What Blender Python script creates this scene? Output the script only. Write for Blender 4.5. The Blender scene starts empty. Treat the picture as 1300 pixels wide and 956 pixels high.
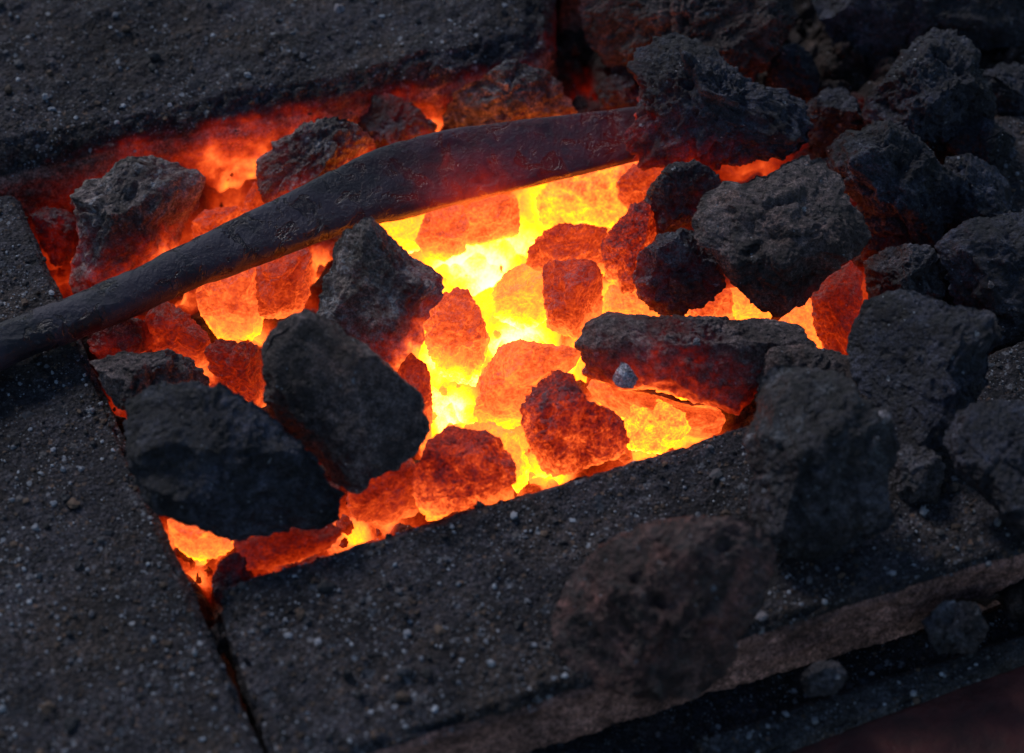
import bpy, math, time
import numpy as np
from mathutils import Vector
from mathutils.bvhtree import BVHTree

T00 = time.time()
scene = bpy.context.scene
COL = scene.collection
rad = math.radians

# ------------------------------------------------------------------ camera geometry
ELEV = rad(50.0); DIST = 1.30; LENS = 90.0
FPX = 1300 * LENS / 36.0
FWD = np.array([0, math.cos(ELEV), -math.sin(ELEV)])
RGT = np.array([1.0, 0, 0])
UPV = np.array([0, math.sin(ELEV), math.cos(ELEV)])
CAM = -FWD * DIST


def P(px, py, z=0.0):
    d = FWD + RGT * ((px - 650) / FPX) - UPV * ((py - 478) / FPX)
    t = (z - CAM[2]) / d[2]
    return CAM + d * t


# ------------------------------------------------------------------ noise
def _hash(ix, iy, iz, s):
    h = (ix * 374761393 + iy * 668265263 + iz * 2147483647 + s * 1274126177) & 0xffffffff
    h = ((h ^ (h >> 13)) * 1274126177) & 0xffffffff
    h = h ^ (h >> 16)
    return h


def vnoise(p, s=0):
    """gradient noise about -1..1"""
    i = np.floor(p).astype(np.int64); f = p - i
    u = f * f * f * (f * (f * 6 - 15) + 10)
    res = 0
    for dx in (0, 1):
        wx = u[:, 0] if dx else 1 - u[:, 0]
        for dy in (0, 1):
            wy = u[:, 1] if dy else 1 - u[:, 1]
            for dz in (0, 1):
                wz = u[:, 2] if dz else 1 - u[:, 2]
                h = _hash(i[:, 0] + dx, i[:, 1] + dy, i[:, 2] + dz, s)
                gx = (h & 1023) / 511.5 - 1; gy = ((h >> 10) & 1023) / 511.5 - 1; gz = ((h >> 20) & 1023) / 511.5 - 1
                g = gx * (f[:, 0] - dx) + gy * (f[:, 1] - dy) + gz * (f[:, 2] - dz)
                res = res + wx * wy * wz * g
    return res * 1.4


def fbm(p, octs, s=0, lac=2.03, gain=.5, ridged=False):
    a = 1.0; r = 0; q = p.copy()
    for k in range(octs):
        n = vnoise(q, s + k * 7)
        if ridged: n = 0.5 - np.abs(n) * 1.6
        r = r + a * n
        a *= gain; q = q * lac + 13.7
    return r


def shards(p, s):
    """broken plates: every cell of a 3-D cell pattern is its own tilted plane"""
    i0 = np.floor(p).astype(np.int64)
    f1 = np.full(len(p), 9.); f2 = f1.copy(); val = np.zeros(len(p))
    for dx in (-1, 0, 1):
        for dy in (-1, 0, 1):
            for dz in (-1, 0, 1):
                ix, iy, iz = i0[:, 0] + dx, i0[:, 1] + dy, i0[:, 2] + dz
                h = _hash(ix, iy, iz, s); g = _hash(ix, iy, iz, s + 501)
                ox = p[:, 0] - ix - (h & 1023) / 1023; oy = p[:, 1] - iy - ((h >> 10) & 1023) / 1023; oz = p[:, 2] - iz - ((h >> 20) & 1023) / 1023
                d = np.sqrt(ox * ox + oy * oy + oz * oz)
                v = ((g & 1023) / 511.5 - 1) * ox + (((g >> 10) & 1023) / 511.5 - 1) * oy + (((g >> 20) & 1023) / 511.5 - 1) * oz + .35 * ((g & 255) / 127.5 - 1)
                n = d < f1
                f2 = np.where(n, f1, np.minimum(f2, d)); val = np.where(n, v, val); f1 = np.where(n, d, f1)
    return val * smooth(0, .12, f2 - f1) - .12 * (1 - smooth(0, .12, f2 - f1))


def smooth(a, b, x):
    t = np.clip((x - a) / (b - a), 0, 1)
    return t * t * (3 - 2 * t)


# ------------------------------------------------------------------ hot spots of the fire (temperature field, also drives firelight painted as glow)
HOT = [  # px, py, amplitude, sigma (m)
    (600, 335, 1.24, .036), (625, 385, 1.08, .026), (640, 300, 1.10, .022), (560, 300, 1.05, .026), (650, 300, 1.05, .03), (690, 260, 1.05, .022),
    (570, 440, 1.15, .026), (560, 510, 1.2, .024), (605, 545, 1.22, .015), (660, 425, 1.2, .024),
    (745, 450, 1.08, .02), (780, 520, 1.05, .018), (690, 590, 1.05, .017), (650, 560, .93, .03),
    (760, 255, .98, .04), (790, 370, 1.02, .018), (820, 560, .95, .03), (870, 545, .98, .02),
    (640, 640, .85, .03), (500, 300, 1.05, .02),
    (320, 430, 1.0, .016), (240, 385, .98, .013), (295, 385, .82, .02), (255, 460, .8, .016), (345, 360, .68, .03),
    (400, 325, .93, .014), (300, 265, .62, .035), (250, 295, .60, .03), (545, 150, .80, .024), (490, 130, .60, .03),
    (260, 690, .96, .012), (225, 680, .78, .02), (285, 690, .8, .02), (450, 668, .98, .010), (430, 670, .75, .025), (500, 640, .8, .02),
    (340, 695, .62, .03), (245, 720, .78, .012),
    (920, 385, 1.0, .020), (895, 395, .9, .02), (1030, 420, .98, .018), (1060, 400, .70, .03), (1090, 460, .72, .016),
    (860, 330, .7, .04), (950, 215, .58, .03), (1060, 190, .50, .015), (1085, 260, .45, .02),
    (80, 310, .60, .022), (95, 350, .62, .018), (150, 500, .5, .016), (285, 500, .75, .015), (375, 580, .8, .012),
    (700, 400, .92, .05), (600, 400, .9, .05), (750, 130, .4, .02), (170, 420, .62, .02),
]
HPTS = np.array([P(a, b, -.042) for a, b, _, _ in HOT]); HAMP = np.array([c * 1.11 if c > 1.0 else c * .96 for _, _, c, _ in HOT]); HSIG = np.array([d for *_, d in HOT])


def heat2d(p):
    r = np.zeros(len(p))
    for c, a, s in zip(HPTS, HAMP, HSIG):
        d2 = (p[:, 0] - c[0]) ** 2 + (p[:, 1] - c[1]) ** 2
        r = np.maximum(r, a * np.exp(-d2 / (2 * s ** 2)))
    return r


def glow3d(p):
    r = np.zeros(len(p))
    for c, a, s in zip(HPTS, HAMP, HSIG):
        d2 = (p[:, 0] - c[0]) ** 2 + (p[:, 1] - c[1]) ** 2 + (p[:, 2] - c[2] - .016) ** 2
        r = np.maximum(r, a * np.exp(-d2 / (2 * (s * .60 + .016) ** 2)))
    return r


# ------------------------------------------------------------------ node helpers
class NT:
    def __init__(s, name):
        s.m = bpy.data.materials.new(name); s.m.use_nodes = True
        s.t = s.m.node_tree; s.t.nodes.clear()
        s.out = s.n('ShaderNodeOutputMaterial')

    def n(s, typ, **kw):
        nd = s.t.nodes.new(typ)
        for k, v in kw.items(): setattr(nd, k, v)
        return nd

    def l(s, a, b): s.t.links.new(a, b)

    def put(s, sock, v):
        if isinstance(v, bpy.types.NodeSocket): s.l(v, sock)
        else: sock.default_value = v

    def math(s, op, a, b=0.0, c=None, clamp=False):
        nd = s.n('ShaderNodeMath', operation=op); nd.use_clamp = clamp
        s.put(nd.inputs[0], a); s.put(nd.inputs[1], b)
        if c is not None: s.put(nd.inputs[2], c)
        return nd.outputs[0]

    def noise(s, vec, scale, detail=4, rough=.6, dist=0.0):
        nd = s.n('ShaderNodeTexNoise'); s.l(vec, nd.inputs['Vector'])
        nd.inputs['Scale'].default_value = scale; nd.inputs['Detail'].default_value = detail
        nd.inputs['Roughness'].default_value = rough; nd.inputs['Distortion'].default_value = dist
        return nd.outputs['Fac']

    def voro(s, vec, scale, feature='F1', rnd=1.0):
        nd = s.n('ShaderNodeTexVoronoi', feature=feature); s.l(vec, nd.inputs['Vector'])
        nd.inputs['Scale'].default_value = scale; nd.inputs['Randomness'].default_value = rnd
        return nd

    def ramp(s, fac, stops, interp='LINEAR'):
        nd = s.n('ShaderNodeValToRGB'); s.put(nd.inputs[0], fac)
        cr = nd.color_ramp; cr.interpolation = interp
        cr.elements.remove(cr.elements[1]); cr.elements[0].position = stops[0][0]; cr.elements[0].color = (*stops[0][1], 1)
        for p, c in stops[1:]:
            e = cr.elements.new(p); e.color = (*c, 1)
        return nd.outputs[0]

    def mix(s, fac, a, b, blend='MIX'):
        nd = s.n('ShaderNodeMix', data_type='RGBA', blend_type=blend)
        s.put(nd.inputs[0], fac)
        for sock, v in ((nd.inputs[6], a), (nd.inputs[7], b)):
            s.put(sock, v if isinstance(v, bpy.types.NodeSocket) else (*v, 1))
        return nd.outputs[2]

    def step(s, v, lo, hi):
        nd = s.n('ShaderNodeMapRange', interpolation_type='SMOOTHSTEP'); s.put(nd.inputs[0], v)
        nd.inputs[1].default_value = lo; nd.inputs[2].default_value = hi
        return nd.outputs[0]

    def coords(s):
        tc = s.n('ShaderNodeTexCoord'); oi = s.n('ShaderNodeObjectInfo')
        mu = s.n('ShaderNodeVectorMath', operation='MULTIPLY_ADD')
        cx = s.n('ShaderNodeCombineXYZ')
        for k, f in enumerate((7.3, 3.1, 5.7)): s.l(s.math('MULTIPLY', oi.outputs['Random'], f), cx.inputs[k])
        s.l(tc.outputs['Object'], mu.inputs[0]); mu.inputs[1].default_value = (1, 1, 1); s.l(cx.outputs[0], mu.inputs[2])
        return mu.outputs[0], oi.outputs['Random']


def coal_mat(name, dark, light, ash=(.30, .33, .38), ash_amt=.5, tan=(.16, .11, .07), tan_amt=.3, rough=(.42, .85), pit=1.0, glow=True, glow_noise=.26, spec=.5):
    t = NT(name); v, rnd = t.coords()
    nb = t.noise(v, 38, 5, .62, .4); nm = t.noise(v, 150, 6, .7); nf = t.noise(v, 620, 4, .75)
    vo = t.voro(v, 420); vo2 = t.voro(v, 170)
    col = t.mix(t.step(nm, .32, .68), dark, light)
    col = t.mix(t.math('MULTIPLY', t.step(nb, .48, .66), tan_amt), col, tan)
    grain = t.noise(v, 950, 3, .8); mid = t.noise(v, 330, 4, .75)
    gm = t.math('MULTIPLY', t.math('MULTIPLY_ADD', t.step(grain, .33, .67), 1.2, .4), t.math('MULTIPLY_ADD', t.step(mid, .36, .64), 1.0, .5))
    gc = t.n('ShaderNodeCombineColor')
    for k in range(3): t.l(gm, gc.inputs[k])
    col = t.mix(1.0, col, gc.outputs[0], 'MULTIPLY')
    big = t.step(t.noise(v, 26, 4, .6, .5), .40, .62)
    bc = t.n('ShaderNodeCombineColor'); bgm = t.math('MULTIPLY_ADD', big, 1.05, .50)
    for k in range(3): t.l(bgm, bc.inputs[k])
    col = t.mix(1.0, col, bc.outputs[0], 'MULTIPLY')
    # fine ash dust caught in patches
    dust = t.math('MULTIPLY', t.step(t.noise(v, 70, 7, .72, .8), .50, .66), t.step(nf, .38, .62))
    col = t.mix(t.math('MULTIPLY', dust, ash_amt), col, ash)
    # bright ash specks
    vd = t.math('MULTIPLY_ADD', t.math('SUBTRACT', t.noise(v, 1400, 2, .5), .5), .7, vo.outputs['Distance'])
    sp = t.math('MULTIPLY', t.step(vd, .26, .16), t.math('GREATER_THAN', t.n_sep(vo), .955))
    col = t.mix(t.math('MULTIPLY', sp, .8), col, (.34, .37, .42))
    vd2 = t.math('MULTIPLY_ADD', t.math('SUBTRACT', t.noise(v, 700, 3, .6), .5), .9, vo2.outputs['Distance'])
    sp2 = t.math('MULTIPLY', t.step(vd2, .26, .16), t.math('GREATER_THAN', t.n_sep(vo2), .975))
    col = t.mix(sp2, col, (.30, .32, .36))
    bs = t.n('ShaderNodeBsdfPrincipled')
    t.l(col, bs.inputs['Base Color'])
    t.l(t.math('MULTIPLY_ADD', t.step(nm, .3, .7), rough[1] - rough[0], rough[0]), bs.inputs['Roughness'])
    bs.inputs['Specular IOR Level'].default_value = spec
    h = t.math('MULTIPLY_ADD', nm, .0045, t.math('MULTIPLY', nf, .0016))
    pits = t.math('MULTIPLY', t.step(t.voro(v, 300, 'SMOOTH_F1').outputs['Distance'], .05, .42), .0014 * pit)
    h = t.math('ADD', h, pits)
    bp = t.n('ShaderNodeBump'); bp.inputs['Distance'].default_value = 1.0; bp.inputs['Strength'].default_value = 1.0
    t.l(h, bp.inputs['Height']); t.l(bp.outputs[0], bs.inputs['Normal'])
    if glow:
        at = t.n('ShaderNodeAttribute', attribute_name='glow_level')
        T = t.math('MULTIPLY_ADD', t.math('SUBTRACT', .5, nm), glow_noise * 1.2, at.outputs['Fac'])
        T = t.math('MULTIPLY_ADD', t.math('SUBTRACT', .5, nf), glow_noise * 1.15, T)
        T = t.math('MULTIPLY_ADD', t.math('SUBTRACT', .5, nb), glow_noise * .7, T)
        T = t.math('MINIMUM', t.math('MAXIMUM', T, 0.0), t.math('MULTIPLY', at.outputs['Fac'], 2.5))
        emission(t, T, bs)
    t.l(bs.outputs[0], t.out.inputs[0])
    return t.m


def n_sep(self, vo):
    sp = self.n('ShaderNodeSeparateColor'); self.l(vo.outputs['Color'], sp.inputs[0]); return sp.outputs[0]
NT.n_sep = n_sep

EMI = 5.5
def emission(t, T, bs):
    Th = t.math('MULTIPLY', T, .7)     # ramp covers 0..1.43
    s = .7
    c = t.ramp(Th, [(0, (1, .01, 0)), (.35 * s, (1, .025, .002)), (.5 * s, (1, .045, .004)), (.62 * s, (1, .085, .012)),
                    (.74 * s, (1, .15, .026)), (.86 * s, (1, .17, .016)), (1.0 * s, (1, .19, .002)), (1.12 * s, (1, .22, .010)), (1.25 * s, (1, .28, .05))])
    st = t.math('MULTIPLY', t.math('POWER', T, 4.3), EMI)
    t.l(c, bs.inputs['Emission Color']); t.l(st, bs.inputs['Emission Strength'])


def brick_mat(name, soot=(.043, .040, .049), clay=(.54, .29, .245)):
    t = NT(name); v, rnd = t.coords()
    nb = t.noise(v, 22, 5, .6, .3); nm = t.noise(v, 130, 6, .72); nf = t.noise(v, 700, 3, .7)
    at = t.n('ShaderNodeAttribute', attribute_name='soot')
    top = t.mix(t.step(nm, .3, .7), tuple(c * .45 for c in soot), tuple(c * 1.25 for c in soot))
    top = t.mix(t.math('MULTIPLY', t.step(nb, .46, .7), .5), top, (.085, .06, .045))
    sd = t.mix(t.step(nm, .3, .72), tuple(c * .45 for c in clay), clay)
    sd = t.mix(t.math('MULTIPLY', t.step(nb, .5, .7), .55), sd, (.05, .04, .04))
    fac = t.step(t.math('MULTIPLY_ADD', t.math('SUBTRACT', nb, .5), 1.3, at.outputs['Fac']), .30, .62)
    col = t.mix(fac, sd, top)
    bl = t.step(t.noise(v, 15, 5, .62, .6), .36, .62); bc = t.n('ShaderNodeCombineColor'); bgm = t.math('MULTIPLY_ADD', bl, .85, .55)
    for k in range(3): t.l(bgm, bc.inputs[k])
    col = t.mix(1.0, col, bc.outputs[0], 'MULTIPLY')
    dens = t.step(t.noise(v, 34, 4, .65), .38, .60)
    grain = t.noise(v, 800, 3, .8); mid = t.noise(v, 300, 4, .75)
    gm = t.math('MULTIPLY', t.math('MULTIPLY_ADD', t.step(grain, .33, .67), 1.3, .35), t.math('MULTIPLY_ADD', t.step(mid, .36, .64), 1.0, .5))
    gc = t.n('ShaderNodeCombineColor')
    for k in range(3): t.l(gm, gc.inputs[k])
    col = t.mix(1.0, col, gc.outputs[0], 'MULTIPLY')
    for sc, th, dd, c in ((150, .88, .30, (.24, .25, .28)), (900, .85, .36, (.24, .26, .30)), (620, .88, .36, (.34, .35, .38)), (700, .86, .4, (.16, .10, .07)), (420, .86, .34, (.27, .30, .35)), (210, .90, .34, (.42, .45, .50)), (260, .84, .38, (.19, .12, .085)), (200, .74, .5, (.010, .010, .013)), (75, .86, .36, (.022, .028, .042)), (110, .93, .33, (.07, .085, .11)), (130, .90, .3, (.16, .15, .15))):
        wv = t.n('ShaderNodeVectorMath', operation='ADD'); t.l(v, wv.inputs[0]); wv.inputs[1].default_value = (sc, sc * .3, 0)
        vo = t.voro(wv.outputs[0], sc)
        dj = t.math('MULTIPLY_ADD', t.math('SUBTRACT', t.noise(v, sc * 2.6, 3, .6), .5), .9, vo.outputs['Distance'])
        m = t.math('MULTIPLY', t.step(dj, dd, dd * .6), t.math('GREATER_THAN', t.n_sep(vo), th))
        col = t.mix(t.math('MULTIPLY', t.math('MULTIPLY', m, t.math('MULTIPLY_ADD', dens, .8, .2)), t.math('MULTIPLY_ADD', fac, .8, .1)), col, c)
    bs = t.n('ShaderNodeBsdfPrincipled'); t.l(col, bs.inputs['Base Color'])
    bs.inputs['Roughness'].default_value = .82; bs.inputs['Specular IOR Level'].default_value = .4
    ah = t.n('ShaderNodeAttribute', attribute_name='glow_level')
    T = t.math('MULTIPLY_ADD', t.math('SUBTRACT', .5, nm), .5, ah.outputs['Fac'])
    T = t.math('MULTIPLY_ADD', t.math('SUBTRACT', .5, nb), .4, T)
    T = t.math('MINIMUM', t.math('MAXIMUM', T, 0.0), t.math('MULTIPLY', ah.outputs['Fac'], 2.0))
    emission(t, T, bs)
    g = t.voro(v, 420)
    h = t.math('MULTIPLY_ADD', nm, .0038, t.math('MULTIPLY', nf, .0014))
    h = t.math('MULTIPLY_ADD', t.math('SUBTRACT', 1, g.outputs['Distance']), .0017, h)
    bp = t.n('ShaderNodeBump'); bp.inputs['Distance'].default_value = 1.0
    t.l(h, bp.inputs['Height']); t.l(bp.outputs[0], bs.inputs['Normal'])
    t.l(bs.outputs[0], t.out.inputs[0])
    return t.m


def iron_mat():
    t = NT('forge_scaled_iron'); v, rnd = t.coords()
    n1 = t.noise(v, 26, 5, .6, .8); n2 = t.noise(v, 75, 5, .6, .6); n3 = t.noise(v, 480, 4, .75); n4 = t.noise(v, 170, 4, .7)
    col = t.mix(t.step(n1, .42, .6), (.012, .016, .028), (.042, .038, .060))
    col = t.mix(t.math('MULTIPLY', t.step(n2, .52, .58), .8), col, (.012, .011, .014))
    col = t.mix(t.math('MULTIPLY', t.step(n4, .60, .66), .6), col, (.085, .09, .115))
    col = t.mix(t.math('MULTIPLY', t.step(n3, .63, .70), .5), col, (.20, .20, .24))
    bs = t.n('ShaderNodeBsdfPrincipled'); t.l(col, bs.inputs['Base Color'])
    bs.inputs['Metallic'].default_value = .1
    t.l(t.math('MULTIPLY_ADD', t.step(n2, .45, .6), -.28, .52), bs.inputs['Roughness'])
    h = t.math('MULTIPLY_ADD', t.step(n2, .52, .58), -.0007, t.math('MULTIPLY', n3, .0010))
    h = t.math('MULTIPLY_ADD', t.step(n4, .58, .64), .0004, h)
    h = t.math('MULTIPLY_ADD', n1, .002, h)
    bp = t.n('ShaderNodeBump'); bp.inputs['Distance'].default_value = 1.0
    t.l(h, bp.inputs['Height']); t.l(bp.outputs[0], bs.inputs['Normal'])
    at = t.n('ShaderNodeAttribute', attribute_name='glow_level')
    T = t.math('MULTIPLY_ADD', t.math('SUBTRACT', n2, .5), .35, at.outputs['Fac'])
    T = t.math('MAXIMUM', T, 0.0)
    T = t.math('MINIMUM', T, t.math('MULTIPLY', at.outputs['Fac'], 1.5))
    emission(t, T, bs)
    t.l(bs.outputs[0], t.out.inputs[0])
    return t.m


def grit_mat():
    t = NT('loose_grit'); at = t.n('ShaderNodeAttribute', attribute_name='tint')
    bs = t.n('ShaderNodeBsdfPrincipled'); t.l(at.outputs['Color'], bs.inputs['Base Color'])
    bs.inputs['Roughness'].default_value = .75; t.l(bs.outputs[0], t.out.inputs[0]); return t.m


def plain_mat(name, a, b, scale=60, rough=.85):
    t = NT(name); v, rnd = t.coords()
    n = t.noise(v, scale, 7, .7)
    bs = t.n('ShaderNodeBsdfPrincipled'); t.l(t.mix(t.step(n, .35, .65), a, b), bs.inputs['Base Color'])
    bs.inputs['Roughness'].default_value = rough
    bp = t.n('ShaderNodeBump'); bp.inputs['Distance'].default_value = .003; t.l(n, bp.inputs['Height']); t.l(bp.outputs[0], bs.inputs['Normal'])
    t.l(bs.outputs[0], t.out.inputs[0]); return t.m


M = {
    'dark': coal_mat('dark_coke', (.014, .014, .018), (.090, .085, .102), ash_amt=.45, tan_amt=.4, tan=(.085, .062, .052)),
    'blue': coal_mat('blue_black_coke', (.009, .010, .017), (.052, .055, .080), ash=(.22, .25, .33), ash_amt=.35, tan_amt=.25, tan=(.06, .05, .05)),
    'brown': coal_mat('brownish_coke', (.030, .023, .025), (.150, .112, .108), ash=(.28, .24, .26), ash_amt=.4, tan_amt=.55, tan=(.15, .085, .070)),
    'grey': coal_mat('ashy_grey_coke', (.045, .034, .033), (.25, .20, .19), ash=(.50, .52, .56), ash_amt=.9, tan_amt=.35, tan=(.15, .11, .08)),
    'hot': coal_mat('glowing_coke', (.03, .02, .02), (.13, .085, .08), ash=(.4, .33, .33), ash_amt=.7, tan_amt=.2, glow_noise=.27, spec=.3),
    'hotpit': coal_mat('pitted_glowing_coke', (.012, .012, .015), (.06, .055, .065), ash=(.3, .3, .33), ash_amt=.3, tan_amt=.1, glow_noise=.52, spec=.4),
    'bed': coal_mat('ember_bed', (.02, .014, .014), (.08, .055, .05), ash=(.3, .27, .27), ash_amt=.3, tan_amt=.2, glow_noise=.20, spec=.3),
    'pink': coal_mat('reddish_firebrick_crumb', (.030, .022, .023), (.115, .062, .056), ash=(.25, .22, .21), ash_amt=.5, tan_amt=.6, tan=(.24, .10, .082), glow=False, pit=.5),
    'brick': brick_mat('sooty_firebrick'),
    'brickdark': brick_mat('dark_sooty_brick', soot=(.026, .026, .036), clay=(.15, .10, .085)),
    'strip': brick_mat('gritty_metal_edge', soot=(.075, .075, .085), clay=(.10, .08, .07)),
    'iron': iron_mat(), 'grit': grit_mat(),
    'ground': plain_mat('black_soot', (.004, .004, .005), (.018, .018, .02)),
    'tray': plain_mat('dark_red_paint', (.05, .011, .009), (.11, .020, .016), 40, .6),
}


# ------------------------------------------------------------------ mesh helpers
def tag(o, label=None, cat=None, group=None, kind=None):
    if label: o['label'] = label
    if cat: o['category'] = cat
    if group: o['group'] = group
    if kind: o['kind'] = kind
    return o


def link_mesh(name, co, faces, mat, loc=None, attrs=None, parent=None, smooth_=True):
    """co world coordinates; faces (n,3|4) int array"""
    me = bpy.data.meshes.new(name)
    loc = np.array([0, 0, 0.]) if loc is None else np.asarray(loc, float)
    c = (co - loc).astype(np.float32)
    nf, k = faces.shape
    me.vertices.add(len(c)); me.vertices.foreach_set('co', c.ravel())
    me.loops.add(nf * k); me.loops.foreach_set('vertex_index', faces.astype(np.int32).ravel())
    me.polygons.add(nf)
    me.polygons.foreach_set('loop_start', np.arange(0, nf * k, k, dtype=np.int32))
    me.polygons.foreach_set('loop_total', np.full(nf, k, np.int32))
    me.polygons.foreach_set('use_smooth', np.full(nf, smooth_))
    for an, val in (attrs or {}).items():
        if val.ndim == 1:
            a = me.attributes.new(an, 'FLOAT', 'POINT'); a.data.foreach_set('value', val.astype(np.float32))
        else:
            a = me.attributes.new(an, 'FLOAT_COLOR', 'POINT'); a.data.foreach_set('color', val.astype(np.float32).ravel())
    me.update(); me.validate()
    me.materials.append(mat)
    o = bpy.data.objects.new(name, me); COL.objects.link(o); o.location = loc
    if parent: o.parent = parent; o.matrix_parent_inverse.identity(); o.location = Vector(loc) - parent.location
    return o


_ICO = {}
def ico(level):
    if level in _ICO: return _ICO[level]
    ph = (1 + 5 ** .5) / 2
    V = np.array([(-1, ph, 0), (1, ph, 0), (-1, -ph, 0), (1, -ph, 0), (0, -1, ph), (0, 1, ph), (0, -1, -ph), (0, 1, -ph), (ph, 0, -1), (ph, 0, 1), (-ph, 0, -1), (-ph, 0, 1)], float)
    F = np.array([(0, 11, 5), (0, 5, 1), (0, 1, 7), (0, 7, 10), (0, 10, 11), (1, 5, 9), (5, 11, 4), (11, 10, 2), (10, 7, 6), (7, 1, 8), (3, 9, 4), (3, 4, 2), (3, 2, 6), (3, 6, 8), (3, 8, 9), (4, 9, 5), (2, 4, 11), (6, 2, 10), (8, 6, 7), (9, 8, 1)])
    V /= np.linalg.norm(V, axis=1)[:, None]
    for _ in range(level):
        E = np.concatenate([F[:, [0, 1]], F[:, [1, 2]], F[:, [2, 0]]]); Es = np.sort(E, 1)
        u, inv = np.unique(Es, axis=0, return_inverse=True); inv = inv.ravel()
        mid = V[u].sum(1); mid /= np.linalg.norm(mid, axis=1)[:, None]
        n = len(V); V = np.vstack([V, mid]); k = len(F)
        a, b, c = inv[:k] + n, inv[k:2 * k] + n, inv[2 * k:] + n
        F = np.vstack([np.stack([F[:, 0], a, c], 1), np.stack([F[:, 1], b, a], 1), np.stack([F[:, 2], c, b], 1), np.stack([a, b, c], 1)])
    _ICO[level] = (V, F); return V, F


def sil_radius(poly, theta):
    """radius of polygon outline along each direction (poly relative to centre)"""
    tt = np.linspace(-math.pi, math.pi, 721); r = np.zeros(721)
    a = poly; b = np.roll(poly, -1, 0)
    for i, th in enumerate(tt):
        d = np.array([math.cos(th), math.sin(th)]); e = b - a
        den = d[0] * e[:, 1] - d[1] * e[:, 0]; den = np.where(abs(den) < 1e-12, 1e-12, den)
        t = (a[:, 0] * e[:, 1] - a[:, 1] * e[:, 0]) / den
        s = (a[:, 0] * d[1] - a[:, 1] * d[0]) / den
        ok = (s >= -1e-6) & (s <= 1 + 1e-6) & (t > 0)
        r[i] = t[ok].max() if ok.any() else 0
    k = np.array([1, 2, 3, 2, 1.]); k /= k.sum()
    r = np.convolve(np.concatenate([r[-4:-2], r, r[2:4]]), k, 'same')[2:-2]
    return np.interp(theta, tt, r)


def poly_centroid(q):
    x, y = q[:, 0], q[:, 1]; x1, y1 = np.roll(x, -1), np.roll(y, -1)
    c = x * y1 - x1 * y; A = c.sum() / 2
    return np.array([((x + x1) * c).sum() / (6 * A), ((y + y1) * c).sum() / (6 * A)])


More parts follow.
